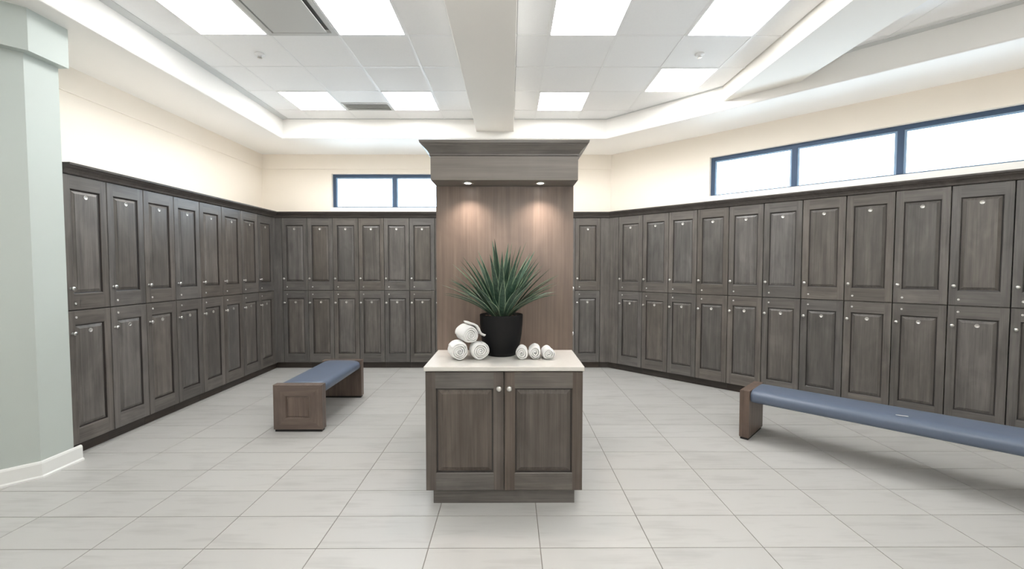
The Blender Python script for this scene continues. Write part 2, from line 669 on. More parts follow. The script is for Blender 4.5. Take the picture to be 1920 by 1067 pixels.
def light_fixture(x0, y0, label, group):
    global light0
    cx, cy = x0 + 0.3048, y0 + 0.3048
    if light0 is None:
        t = thing('ceiling_light', label, 'ceiling light', (cx, cy, ZC), 0, group)
        b = BM()
        h, w = 0.303, 0.285
        for a in ((-h, h, -h, -w), (-h, h, w, h), (-h, -w, -w, w), (w, h, -w, w)):
            box(b, a[0], a[1], a[2], a[3], -0.006, 0.01)
        obj('frame', b, M_GRID, t)
        b = BM()
        box(b, -w, w, -w, w, -0.0062, 0.010)
        obj('diffuser', b, M_PANEL, t)
        light0 = t
    else:
        dup(light0, (cx, cy, ZC), 0, label, group)


for (x0, x1) in cols:
    for ri, (y0, y1) in enumerate(rows):
        k = ri - 12
        key = (x0, k)
        if y0 > SY:
            continue
        g = 0.011
        rect = [(x0 + g, y0 + g), (x1 - g, y0 + g), (x1 - g, y1 - g), (x0 + g, y1 - g)]
        p = clip_poly(rect, cplanes if y1 > 2.9 else cplanes2)
        if len(p) < 3 or area(p) < 0.004:
            continue
        if key in LIGHTS or key in HIDDEN:
            continue
        if key == VENT:
            continue
        if key == GRILLE:
            p = clip_poly(p, [(0, 1, 5.49)])
        if k < -3:
            prism(farc, p, ZC, ZC + 0.02)
            continue
        cx, cy = (x0 + x1) / 2, (y0 + y1) / 2
        key2 = round(x1 - x0, 3) if abs(area(p) - (x1 - x0 - 2 * g) * (y1 - y0 - 2 * g)) < 1e-4 else None
        if key2 is not None and key2 in tile_me:
            link('ceiling_tile', tile_me[key2], CEIL, (cx, cy, 0))
        else:
            b = BM()
            prism(b, [(q[0] - cx, q[1] - cy) for q in p], ZC, ZC + 0.02)
            o = obj('ceiling_tile', b, M_CEIL, CEIL, loc=(cx, cy, 0))
            if key2 is not None:
                tile_me[key2] = o.data
o = obj('ceiling_tiling', farc, M_CEIL, CEIL)
o['kind'] = 'stuff'
# T-bars
xs = sorted({x for c in cols for x in c})
for x in xs:
    p = clip_poly([(x - 0.012, -3), (x + 0.012, -3), (x + 0.012, SY), (x - 0.012, SY)], [(1, 1, SC)] if x > SX else cplanes2)
    if len(p) > 2 and not (-0.48 < x < 0.06 or 2.42 < x < 2.97):
        prism(grid, p, ZC - 0.003, ZC + 0.012)
for (y0, y1) in rows:
    for xa, xb in ((-5.3, -0.47), (0.05, 2.43), (2.96, 5.8)):
        p = clip_poly([(xa, y0 - 0.012), (xb, y0 - 0.012), (xb, y0 + 0.012), (xa, y0 + 0.012)], cplanes if y0 > 2.9 else cplanes2)
        if len(p) > 2:
            prism(grid, p, ZC - 0.0025, ZC + 0.012)
o = obj('ceiling_grid', grid, M_GRID, CEIL)

for (x0, k), lab in LIGHTS.items():
    light_fixture(x0, 3.9154 + 0.6096 * k, 'square lit ceiling panel, ' + lab, 'square lit ceiling panels')
for (x0, k) in HIDDEN:
    light_fixture(x0, 3.9154 + 0.6096 * k, 'square lit ceiling panel overhead, outside the view', 'lit ceiling panels out of view')

# square plaque diffuser
t = thing('air_diffuser', 'square grey plaque air diffuser in ceiling between two front light panels', 'air vent', (-2.133 + 0.3048, 3.3058 + 0.3048, ZC))
b = BM()
h, w = 0.303, 0.262
for a in ((-h, h, -h, -w), (-h, h, w, h), (-h, -w, -w, w), (w, h, -w, w)):
    box(b, a[0], a[1], a[2], a[3], -0.008, 0.02)
obj('frame', b, M_VENT, t)
b = BM()
box(b, -0.262, 0.262, -0.262, 0.262, 0.022, 0.028)
obj('throat', b, plain('shaded_duct', (0.22, 0.22, 0.215, 1), 0.7), t)
b = BM()
box(b, -0.232, 0.232, -0.232, 0.232, -0.022, -0.014, bev=0.003)
for sx in (-0.18, 0.18):
    for sy in (-0.18, 0.18):
        box(b, sx - 0.008, sx + 0.008, sy - 0.008, sy + 0.008, -0.014, 0.022)
obj('plaque', b, M_VENT, t)
# slotted grille
t = thing('return_grille', 'slim slotted air grille in ceiling between two back light panels', 'air vent', (-2.133 + 0.3048, 5.617, ZC))
b = BM()
for a in ((-0.3, 0.3, -0.122, -0.105), (-0.3, 0.3, 0.105, 0.122), (-0.3, -0.28, -0.105, 0.105), (0.28, 0.3, -0.105, 0.105)):
    box(b, a[0], a[1], a[2], a[3], -0.008, 0.012)
obj('frame', b, M_VENT, t)
b = BM()
box(b, -0.28, 0.28, -0.105, 0.105, 0.014, 0.018)
obj('throat', b, M_TRIM, t)
sl = None
for i in range(7):
    y = -0.09 + i * 0.03
    if sl is None:
        b = BM()
        box(b, -0.28, 0.28, -0.010, 0.010, -0.0012, 0.0012)
        bmesh.ops.rotate(b, cent=(0, 0, 0), matrix=Matrix.Rotation(0.6, 3, 'X'), verts=b.verts[:])
        o = obj('slat', b, M_VENT, t, loc=(0, y, 0.002))
        sl = o.data
    else:
        link('slat', sl, t, (0, y, 0.002))
# sprinkler heads
for (x, y, lab) in ((-2.42, 4.257, 'small ceiling sprinkler head in left bay near the soffit'), (1.833, 4.239, 'small ceiling sprinkler head in right bay near the diagonal beam')):
    t = thing('sprinkler_head', lab, 'sprinkler', (x, y, ZC), 0, 'ceiling sprinkler heads')
    b = BM()
    lathe(b, [(0, 0.002), (0.042, 0.0), (0.045, -0.006), (0.03, -0.012), (0.012, -0.014), (0.012, -0.02), (0, -0.02)])
    obj('escutcheon', b, M_GRID, t, smooth=True)
    b = BM()
    lathe(b, [(0, -0.02), (0.009, -0.02), (0.009, -0.03), (0.005, -0.032), (0.005, -0.036), (0, -0.036)], 12)
    box(b, -0.016, -0.012, -0.003, 0.003, -0.036, -0.018)
    box(b, 0.012, 0.016, -0.003, 0.003, -0.036, -0.018)
    lathe(b, [(0, -0.036), (0.020, -0.036), (0.022, -0.038), (0, -0.040)], 16)
    obj('deflector', b, M_NICKEL, t)


# ------------------------------------------------------------------ windows (local x along wall, y outwards)
def window(name, M, x0, bounds, z0, z1):
    root = struct(link(name, None))
    root.matrix_world = M
    fw = 0.045
    b = BM()
    x1 = bounds[-1]
    box(b, bounds[0], x1, 0.06, 0.12, z1 - fw, z1)
    box(b, bounds[0], x1, 0.06, 0.12, z0, z0 + 0.02)
    box(b, bounds[0], bounds[0] + fw, 0.06, 0.12, z0 + 0.02, z1 - fw)
    box(b, x1 - fw, x1, 0.06, 0.12, z0 + 0.02, z1 - fw)
    obj('window_frame', b, M_FRAME, root)
    for m in bounds[1:-1]:
        b = BM()
        box(b, m - 0.027, m + 0.027, 0.055, 0.12, z0 + 0.02, z1 - fw)
        obj('mullion', b, M_FRAME, root)
    for a, c in zip(bounds, bounds[1:]):
        l = a + (fw if a == bounds[0] else 0.027)
        r = c - (fw if c == bounds[-1] else 0.027)
        b = BM()
        box(b, l, r, 0.088, 0.094, z0 + 0.02, z1 - fw)
        obj('pane', b, M_GLASS, root)
        b = BM()
        g = 0.022
        for q in ((l, l + g, z0 + 0.02, z1 - fw), (r - g, r, z0 + 0.02, z1 - fw), (l + g, r - g, z1 - fw - g, z1 - fw), (l + g, r - g, z0 + 0.02, z0 + 0.028)):
            box(b, q[0], q[1], 0.08, 0.088, q[2], q[3])
        obj('glazing_bead', b, M_BEAD, root)
    b = BM()
    box(b, bounds[0] - 0.02, x1 + 0.02, -0.012, 0.06, z0 - 0.075, z0 + 0.003, bev=0.004)
    obj('window_sill', b, M_WHITE, root)
    return root


M_BEAD = plain('pale_glazing_bead', srgb(150, 178, 205), 0.4, metal=0.2)
window('window_1', Matrix.Translation((0, WY, 0)), 0, [WB0, -1.86, WB1], WZ0, WZ1)
window('window_2', DM, 0, [RW0, 2.497, 3.446, 4.39, RW1], RZ0, RZ1)
# daylight through the openings is sampled through portals (they add no light of their own)
for M, xa, xb, z0, z1 in ((Matrix.Translation((0, WY, 0)), WB0, WB1, WZ0, WZ1), (DM, RW0, RW1, RZ0, RZ1)):
    ld = bpy.data.lights.new('window_portal', 'AREA')
    ld.shape = 'RECTANGLE'
    ld.size, ld.size_y = xb - xa, z1 - z0
    ld.cycles.is_portal = True
    lo = bpy.data.objects.new('window_portal', ld)
    COL.objects.link(lo)
    lo.matrix_world = M @ Matrix.Translation(((xa + xb) / 2, 0.14, (z0 + z1) / 2)) @ Matrix.Rotation(-PI / 2, 4, 'X')


# ------------------------------------------------------------------ raised panel doors
def ring_rect(bm, w0, w1, z0, z1, y):
    return [bm.verts.new(p) for p in ((w0, y, z0), (w1, y, z0), (w1, y, z1), (w0, y, z1))]


def bridge(bm, a, c, mi=(0, 0, 0, 0)):
    for i in range(4):
        j = (i + 1) % 4
        bm.faces.new((a[i], a[j], c[j], c[i])).material_index = mi[i]


def door_frame(w, h, sl_, rt, rb, th=0.021):
    """door frame with origin at lower left of its front face, y into the cabinet"""
    bm = BM()
    e = 0.003
    back = ring_rect(bm, 0, w, 0, h, th)
    side = ring_rect(bm, 0, w, 0, h, e)
    fr = ring_rect(bm, e, w - e, e, h - e, 0)
    bridge(bm, back, side)
    bridge(bm, side, fr)
    bm.faces.new(back[::-1])
    x0, x1, z0, z1 = sl_, w - sl_, rb, h - rt
    op = ring_rect(bm, x0, x1, z0, z1, 0)
    # stiles run the full height, rails sit between them
    extra = [bm.verts.new(p) for p in ((x0, 0, e), (x1, 0, e), (x1, 0, h - e), (x0, 0, h - e))]
    bm.faces.new((fr[0], extra[0], op[0], op[3], extra[3], fr[3]))
    bm.faces.new((extra[1], fr[1], fr[2], extra[2], op[2], op[1]))
    bm.faces.new((extra[0], extra[1], op[1], op[0])).material_index = 1
    bm.faces.new((op[3], op[2], extra[2], extra[3])).material_index = 1
    p0 = ring_rect(bm, x0 + 0.004, x1 - 0.004, z0 + 0.004, z1 - 0.004, 0.003)
    p1 = ring_rect(bm, x0 + 0.007, x1 - 0.007, z0 + 0.007, z1 - 0.007, 0.0125)
    p2 = ring_rect(bm, x0 + 0.014, x1 - 0.014, z0 + 0.014, z1 - 0.014, 0.0145)
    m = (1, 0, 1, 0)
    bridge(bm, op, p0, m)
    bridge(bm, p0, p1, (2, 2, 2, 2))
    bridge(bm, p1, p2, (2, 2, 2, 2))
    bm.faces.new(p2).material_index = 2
    return bm, (x0, x1, z0, z1)


def raised_panel(x0, x1, z0, z1, slope=0.026, y0=0.0142, y1=0.0015):
    bm = BM()
    g = 0.012
    a = ring_rect(bm, x0 + g, x1 - g, z0 + g, z1 - g, y0 + 0.0004)
    s = g + slope
    c = ring_rect(bm, x0 + s - 0.004, x1 - s + 0.004, z0 + s - 0.004, z1 - s + 0.004, y1 + 0.003)
    d = ring_rect(bm, x0 + s - 0.003, x1 - s + 0.003, z0 + s - 0.003, z1 - s + 0.003, y1 + 0.0005)
    f = ring_rect(bm, x0 + s, x1 - s, z0 + s, z1 - s, y1)
    bridge(bm, a, c)
    bridge(bm, c, d)
    bridge(bm, d, f)
    bm.faces.new(f)
    return bm


RX = Matrix.Rotation(PI / 2, 4, 'X')   # turns +z of a lathe to -y (out of the door)


def knob_bm(s=1.0):
    bm = BM()
    lathe(bm, [(0, 0), (0.010 * s, 0), (0.010 * s, 0.003), (0.0055 * s, 0.006), (0.005 * s, 0.014 * s), (0.011 * s, 0.018 * s), (0.0155 * s, 0.024 * s), (0.0150 * s, 0.029 * s), (0.010 * s, 0.033 * s), (0, 0.0345 * s)], 18, M=RX)
    return bm


def lock_bm():
    bm = BM()
    lathe(bm, [(0, 0), (0.0095, 0), (0.0095, 0.003), (0.008, 0.0045), (0.004, 0.0045), (0.004, 0.0035), (0, 0.0035)], 16, M=RX)
    return bm


def plate_bm():
    bm = BM()
    lathe(bm, [(0, 0), (0.0165, 0), (0.0165, 0.0022), (0.0150, 0.0032), (0.0138, 0.0032), (0.0132, 0.0022), (0, 0.0022)], 24, M=RX)
    return bm


DH = 1.081
ZD0, ZD1, ZDT = 0.095, 1.184, 2.265


def set_loc(o, x, y, z):
    o.location = (x, y, z)
    return o


def fit_door(root, w, upper, z, hand=1, loc_x=0.0):
    """one door with its panel, knob, lock and number plate"""
    key = (round(w, 4), upper)
    if key not in DOORS:
        rt, rb = (0.108, 0.128) if upper else (0.110, 0.125)
        bm, op = door_frame(w - 0.006, DH, 0.056, rt, rb)
        d = obj('door', bm, [M_WOOD, M_WOODX, M_GROOVE_SHADE])
        pan = obj('raised_panel', raised_panel(*op), M_WOOD)
        DOORS[key] = (d.data, pan.data)
        for q in (d, pan):
            bpy.data.objects.remove(q)
    dm, pm = DOORS[key]
    d = link('door', dm, root, (loc_x + 0.003, 0, z))
    link('raised_panel', pm, d)
    kx = 0.031
    kz = 0.175 if upper else DH - 0.178
    lz = 0.052 if upper else DH - 0.052
    nz = DH - 0.165 if upper else DH - 0.170
    for nm, bmf, mt, p in (('knob', knob_bm, M_NICKEL, (kx, 0, kz)), ('lock', lock_bm, M_NICKEL, (0.066, 0, lz)), ('number_plate', plate_bm, M_PLATE, ((w - 0.006) / 2, 0.0015, nz))):
        if nm not in HW:
            q = obj(nm, bmf(), mt, smooth=True)
            HW[nm] = q.data
            q.data.polygons.foreach_set('use_smooth', [True] * len(q.data.polygons))
            bpy.data.objects.remove(q)
        link(nm, HW[nm], d, p)
    return d


DOORS, HW = {}, {}


def make_locker(w, label, loc, rotz, group, depth=0.38):
    t = thing('locker', label, 'locker', loc, rotz, group)
    b = BM()
    box(b, 0.0032, w - 0.0032, 0.0225, depth, ZD0 - 0.003, ZDT - 0.002)
    obj('carcass', b, M_WOOD, t)
    b = BM()
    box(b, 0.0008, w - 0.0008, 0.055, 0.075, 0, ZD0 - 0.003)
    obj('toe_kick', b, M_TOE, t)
    fit_door(t, w, True, ZD1, 1)
    fit_door(t, w, False, ZD0, 1)
    return t


ORD = ['first', 'second', 'third', 'fourth', 'fifth', 'sixth', 'seventh', 'eighth', 'ninth', 'tenth', 'eleventh', 'twelfth', 'thirteenth']
# left run
LW, LY0 = 0.372, 3.405
proto = None
for i in range(8):
    lab = ORD[i] + ' two-door dark wood locker from the pillar along left wall'
    if i == 0:
        lab = 'two-door dark wood locker right beside the grey pillar on left wall'
    if i == 7:
        lab = 'last two-door dark wood locker on left wall, beside the back left corner'
    loc = (XL, LY0 + i * LW, 0)
    if proto is None:
        proto = make_locker(LW, lab, loc, PI / 2, 'lockers along the left wall')
    else:
        dup(proto, loc, PI / 2, lab)
# back run
BW = 0.3805
proto = None
bx0 = -3.41
for i in range(6):
    lab = ORD[i] + ' two-door brown-grey locker from the left corner along back wall'
    if i == 0:
        lab = 'two-door brown-grey locker at the left end of back wall beside corner filler'
    if i == 5:
        lab = 'two-door grey locker on back wall just left of the display tower'
    loc = (bx0 + i * BW, YB, 0)
    if proto is None:
        proto = make_locker(BW, lab, loc, 0, 'lockers along the back wall')
    else:
        dup(proto, loc, 0, lab)
for i in range(5):
    dup(proto, (bx0 + (6 + i) * BW, YB, 0), 0, 'two-door wood locker on back wall hidden behind the display tower', 'lockers hidden behind the tower')
bx1 = 0.972
dup(proto, (bx1, YB, 0), 0, 'two-door grey locker on back wall just right of the display tower')
# angled right run
RWD = 0.3805
rx0 = 1.5965
proto = None
for i in range(13):
    lab = ORD[i] + ' two-door grey locker right of the filler panel on angled right wall'
    grp = 'lockers along the angled right wall'
    if i == 0:
        lab = 'two-door dark locker right beside the plain filler panel on angled right wall'
    if i == 10:
        lab = 'two-door grey locker cut off by the right edge of the photo'
    if i > 10:
        lab, grp = 'two-door grey locker on angled right wall outside the view', 'right wall lockers out of view'
    s = i * RWD
    loc = (rx0 + s * R2, CR - rx0 - s * R2, 0)
    if proto is None:
        proto = make_locker(RWD, lab, loc, -PI / 4, grp)
    else:
        dup(proto, loc, -PI / 4, lab, grp)

# corner fillers
t = thing('corner_filler', 'narrow plain wood filler in the back left locker corner', 'filler panel', (XL, YB, 0))
b = BM()
ly1 = LY0 + 8 * LW
prism(b, [(0, ly1 + 0.001 - YB), (0, 0), (bx0 - 0.001 - XL, 0), (bx0 - 0.001 - XL, 0.02), (-0.02, 0.02), (-0.02, ly1 + 0.001 - YB)], ZD0, ZDT)
obj('panel', b, M_WOOD, t)
b = BM()
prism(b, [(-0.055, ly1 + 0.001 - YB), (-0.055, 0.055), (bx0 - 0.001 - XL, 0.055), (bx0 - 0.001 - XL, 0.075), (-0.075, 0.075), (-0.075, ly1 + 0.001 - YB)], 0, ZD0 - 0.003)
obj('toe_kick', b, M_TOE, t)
fx = CR - YB
t = thing('corner_filler', 'plain full-height wood filler panel between back wall lockers and angled right lockers', 'filler panel', (fx, YB, 0))
b = BM()
xl, xr = bx1 + BW + 0.001 - fx, rx0 - fx
q = 0.02
prism(b, [(xl, 0), (0, 0), (xr - 0.001, -xr + 0.001), (xr - 0.001 + q * R2, -xr + 0.001 + q * R2), (q * 0.414, q), (xl, q)], ZD0, ZDT)
obj('panel', b, M_WOOD, t)
b = BM()
q0, q1 = 0.055, 0.075
prism(b, [(xl, q0), (q0 * 0.414, q0), (xr + q0 * R2, -xr + q0 * R2), (xr + q1 * R2, -xr + q1 * R2), (q1 * 0.414, q1), (xl, q1)], 0, ZD0 - 0.003)
obj('toe_kick', b, M_TOE, t)
t = thing('filler_strip', 'plain wood filler strip on back wall hidden behind the display tower', 'filler panel', (bx0 + 11 * BW, YB, 0))
b = BM()
box(b, 0.001, bx1 - bx0 - 11 * BW - 0.001, 0, 0.02, ZD0, ZDT)
obj('panel', b, M_WOOD, t)
b = BM()
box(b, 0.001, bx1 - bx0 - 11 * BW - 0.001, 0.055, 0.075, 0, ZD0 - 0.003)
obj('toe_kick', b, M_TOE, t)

# cornice along the tops of all the lockers
b = BM()
rend = rx0 + 13 * RWD * R2
prof = [(-0.36, 2.268), (0.006, 2.268), (0.012, 2.274), (0.016, 2.288), (0.030, 2.306), (0.048, 2.318), (0.056, 2.330), (0.066, 2.334), (0.068, 2.350), (-0.36, 2.350)]
sweep(b, [(XL, LY0), (XL, YB), (CR - YB, YB), (rend, CR - rend)], prof)
o = obj('cornice', b, wood('cornice_wood', srgb(64, 58, 55), srgb(80, 74, 70), srgb(96, 90, 85), 'x', var=0.0))
tag(o, 'dark wood cornice moulding running along the tops of the wall lockers', 'cornice')

# cove strips lying on the locker tops behind the cornice: they light the walls and the soffit from below
for lab, path in (('slim lit cove strip on top of the left wall lockers behind the cornice', [(XL, LY0 + 0.05), (XL, YB - 0.12)]),
                  ('slim lit cove strip on top of the back wall lockers behind the cornice', [(XL + 0.1, YB), (CR - YB - 0.1, YB)]),
                  ('slim lit cove strip on top of the angled right lockers behind the cornice', [(CR - YB + 0.1, YB - 0.1), (rend - 0.05, CR - rend + 0.05)])):
    t = thing('cove_light', lab, 'light strip', (path[0][0], path[0][1], 2.351), 0, 'cove strips above the lockers')
    ox, oy = path[0]
    rel = [(x - ox, y - oy) for x, y in path]
    b = BM()
    sweep(b, rel, [(-0.100, 0.0), (-0.060, 0.0), (-0.060, 0.008), (-0.100, 0.008)])
    obj('channel', b, M_GRID, t)
    b = BM()
    sweep(b, rel, [(-0.094, 0.0085), (-0.066, 0.0085), (-0.066, 0.011), (-0.094, 0.011)])
    obj('diffuser', b, M_COVE, t)

# ------------------------------------------------------------------ island cabinet and countertop
IX0, IX1, IY0, IY1 = -0.541, 0.464, 2.715, 3.245
ICX = (IX0 + IX1) / 2
t = thing('island_cabinet', 'freestanding two-door grey wood cabinet under the white countertop', 'cabinet', (IX0, IY0, 0))
w = IX1 - IX0
b = BM()
box(b, 0.001, w - 0.001, 0.0225, IY1 - IY0, 0.092, 0.869)
obj('carcass', b, M_WOOD, t)
b = BM()
box(b, 0.045, w - 0.048, 0.022, IY1 - IY0 - 0.01, 0, 0.092)
obj('toe_kick', b, M_WOODX, t)
M_ISL = wood('island_panel_wood', srgb(66, 59, 54), srgb(90, 82, 76), srgb(112, 103, 96), 'z', var=0.06, freq=0.75)
for i in range(2):
    dw = w / 2 - 0.004
    bm, op = door_frame(dw, 0.770, 0.064, 0.105, 0.112)
    d = obj('door', bm, [M_ISL, M_WOODX, M_GROOVE_SHADE], t, loc=((0.001 if i == 0 else w / 2 + 0.003), 0, 0.094))
    obj('raised_panel', raised_panel(*op, slope=0.030), M_ISL, d)
    kk = obj('knob', knob_bm(1.15), M_NICKEL, d, smooth=True, loc=((dw - 0.030) if i == 0 else 0.030, 0, 0.668))
b = BM()
box(b, IX0 - 0.008, IX1 + 0.008, IY0 - 0.015, 3.258, 0.87, 0.9, bev=0.005)
o = obj('countertop', b, M_QUARTZ)
tag(o, 'white quartz countertop slab lying on the island cabinet', 'countertop')

# ------------------------------------------------------------------ display tower
TX_0, TX_1, TY_0, TY_1 = -0.556, 0.476, 3.26, 4.18
ZT0, ZT1, ZT2 = 2.137, 2.306, 2.397
t = thing('display_tower', 'tall brown wood display tower with lit canopy behind the potted plant', 'cabinet', (0, TY_0, 0))
b = BM()
box(b, TX_0, TX_1, 0, 0.022, 0, ZT0 - 0.001)
o = obj('front_panel', b, M_TOWER, t)
b = BM()
box(b, TX_0 + 0.0235, TX_1 - 0.0235, 0.0225, TY_1 - TY_0, 0.0, ZT0)
obj('carcass', b, M_WOOD, t)
for sx in (0, 1):
    b = BM()
    if sx:
        box(b, TX_1 - 0.023, TX_1, 0.0225, 0.135, 0.0, ZT0)
    else:
        box(b, TX_0, TX_0 + 0.023, 0.0225, 0.135, 0.0, ZT0)
    obj('side_stile', b, M_WOOD, t)
b = BM()
box(b, TX_0, TX_1, 3.04 - TY_0, TY_1 - TY_0, ZT0 + 0.001, ZT1, bev=0.002)
o = obj('canopy', b, M_CANOPY, t)
b = BM()
pr = [(0.0, ZT1 + 0.001), (0.006, ZT1 + 0.001), (0.006, ZT1 + 0.012), (0.018, ZT1 + 0.03), (0.038, ZT1 + 0.05), (0.052, ZT1 + 0.062), (0.058, ZT1 + 0.07), (0.064, ZT1 + 0.074), (0.068, ZT1 + 0.088), (0.068, ZT2)]
loops = []
for off, z in pr:
    loops.append([b.verts.new(v) for v in ((TX_0 - off, 3.04 - TY_0 - off, z), (TX_1 + off, 3.04 - TY_0 - off, z), (TX_1 + off, TY_1 - TY_0 + off, z), (TX_0 - off, TY_1 - TY_0 + off, z))])
for a, c in zip(loops, loops[1:]):
    bridge(b, a, c)
b.faces.new(loops[0][::-1])
b.faces.new(loops[-1])
obj('crown', b, M_WOODX, t)
for x in (-0.304, 0.218):
    b = BM()
    lathe(b, [(0.024, -0.0), (0.040, -0.0), (0.042, -0.004), (0.036, -0.008), (0.027, -0.007), (0.024, -0.003)], 24)
    d = obj('downlight', b, M_NICKEL, t, smooth=True, loc=(x, 3.125 - TY_0, ZT0))
    b = BM()
    lathe(b, [(0, -0.009), (0.012, -0.0085), (0.026, -0.004), (0.026, -0.001), (0, -0.001)], 20)
    obj('lens', b, M_PUCK, d, smooth=True)
    ld = bpy.data.lights.new('downlight_beam', 'SPOT')
    ld.energy = SPOT_W
    ld.color = (1.0, 0.84, 0.74)
    ld.spot_size = math.radians(120)
    ld.spot_blend = 1.0
    ld.shadow_soft_size = 0.02
    lo = bpy.data.objects.new('downlight_beam', ld)
    COL.objects.link(lo)
    lo.parent = d
    lo.location = (0, 0, -0.014)
# side lockers let into the tower (their knobs show beyond its right edge)
for side in (1, -1):
    for kcol in range(2):
        for up in (True, False):
            d = fit_door(t, 0.385, up, ZD1 if up else ZD0)
            y = 0.140 + kcol * 0.386
            if side == 1:
                d.location = (TX_1 - 0.0005, y, d.location.z)
                d.rotation_euler = (0, 0, PI / 2)
            else:
                d.location = (TX_0 + 0.0005, y + 0.381, d.location.z)
                d.rotation_euler = (0, 0, -PI / 2)

# ------------------------------------------------------------------ potted plant
PXC, PYC, PZ = -0.064, 3.095, 0.9
t = thing('potted_plant', 'spiky green sword-leaf plant in black pot on the white countertop', 'plant', (PXC, PYC, PZ))
b = BM()
lathe(b, [(0, 0), (0.100, 0), (0.108, 0.004), (0.120, 0.03), (0.136, 0.085), (0.147, 0.15), (0.153, 0.22), (0.155, 0.284), (0.155, 0.290), (0.151, 0.292), (0.146, 0.290), (0.144, 0.26), (0.0, 0.258)], 48)
obj('pot', b, M_POT, t, smooth=True)
b = BM()
lathe(b, [(0, 0.276), (0.08, 0.274), (0.13, 0.270), (0.1425, 0.264)], 36)
rr = random.Random(3)
for i in range(90):
    a, r = rr.uniform(0, 2 * PI), 0.135 * math.sqrt(rr.uniform(0.05, 1))
    s = rr.uniform(0.006, 0.013)
    bmesh.ops.create_icosphere(b, subdivisions=1, radius=s, matrix=Matrix.Translation((r * math.cos(a), r * math.sin(a), 0.272)) @ Matrix.Diagonal((1.2, 1, 0.6, 1)))
o = obj('gravel', b, M_SOIL, t)
o['kind'] = 'stuff'


def leaf(az, tilt, L, wid, r0, bend, twist):
    """sword leaf: grows from the pot at azimuth az, leaning tilt from upright, drooping by bend"""
    bm = BM()
    n = 9
    rows_ = []
    pos = Vector((r0 * math.cos(az), r0 * math.sin(az), 0.262))
    ang = tilt * 0.75
    side = Vector((-math.sin(az), math.cos(az), 0))
    step = L / n
    for i in range(n + 1):
        f = i / n
        d = Vector((math.cos(az) * math.sin(ang), math.sin(az) * math.sin(ang), math.cos(ang)))
        nrm = side.cross(d).normalized()
        sd = (side * math.cos(twist * f) + nrm * math.sin(twist * f))
        nm = sd.cross(d).normalized()
        if f < 0.35:
            wf = 0.62 + 0.38 * (f / 0.35)
        else:
            wf = max(0.02, 1 - ((f - 0.35) / 0.65) ** 1.6)
        hw = wid * wf / 2
        row = []
        for u, lift in ((-1, 0.34), (-0.8, 0.24), (0, 0.0), (0.8, 0.24), (1, 0.34)):
            p = pos + sd * (hw * u) + nm * (-hw * lift)
            y = p.y
            if y > 0.02:
                y = 0.02 + (y - 0.02) * 0.30
            row.append(bm.verts.new((p.x, min(y, 0.145), p.z)))
        rows_.append(row)
        pos = pos + d * step
        ang += (tilt * 0.25 + bend) / n * 1.6
    for a, c in zip(rows_, rows_[1:]):
        for j in range(4):
            fc = bm.faces.new((a[j], a[j + 1], c[j + 1], c[j]))
            fc.material_index = 1 if j in (0, 3) else 0
    return bm


rr = random.Random(21)
leaves = []
for i in range(14):
    leaves.append((i * 2.4, rr.uniform(0.05, 0.32), rr.uniform(0.45, 0.60), rr.uniform(0.048, 0.062), 0.02, rr.uniform(-0.02, 0.08)))
for i in range(22):
    leaves.append((i * 2.4 + 0.5, rr.uniform(0.38, 0.74), rr.uniform(0.44, 0.56), rr.uniform(0.046, 0.058), 0.04, rr.uniform(0, 0.12)))
for i in range(24):
    leaves.append((i * 2.4 + 1.1, rr.uniform(0.80, 1.22), rr.uniform(0.33, 0.45), rr.uniform(0.040, 0.050), 0.055, rr.uniform(0.0, 0.2)))
for i in range(9):
    leaves.append((-PI / 2 + rr.uniform(-0.9, 0.9), rr.uniform(0.10, 0.40), rr.uniform(0.16, 0.30), rr.uniform(0.042, 0.052), 0.06, 0.05))
for i in range(8):
    leaves.append((rr.uniform(-0.75, 0.1), 0.50 + 0.085 * i, rr.uniform(0.40, 0.50), rr.uniform(0.042, 0.052), 0.05, rr.uniform(0.0, 0.12)))
    leaves.append((PI + rr.uniform(-0.1, 0.75), 0.50 + 0.095 * i, rr.uniform(0.40, 0.49), rr.uniform(0.042, 0.052), 0.05, rr.uniform(0.0, 0.12)))
for a in leaves:
    az = a[0]
    L = a[2]
    obj('leaf', leaf(az, a[1], L, a[3], a[4], a[5], rr.uniform(-0.5, 0.5)), [M_LEAF, M_LEAFE], t, smooth=True)


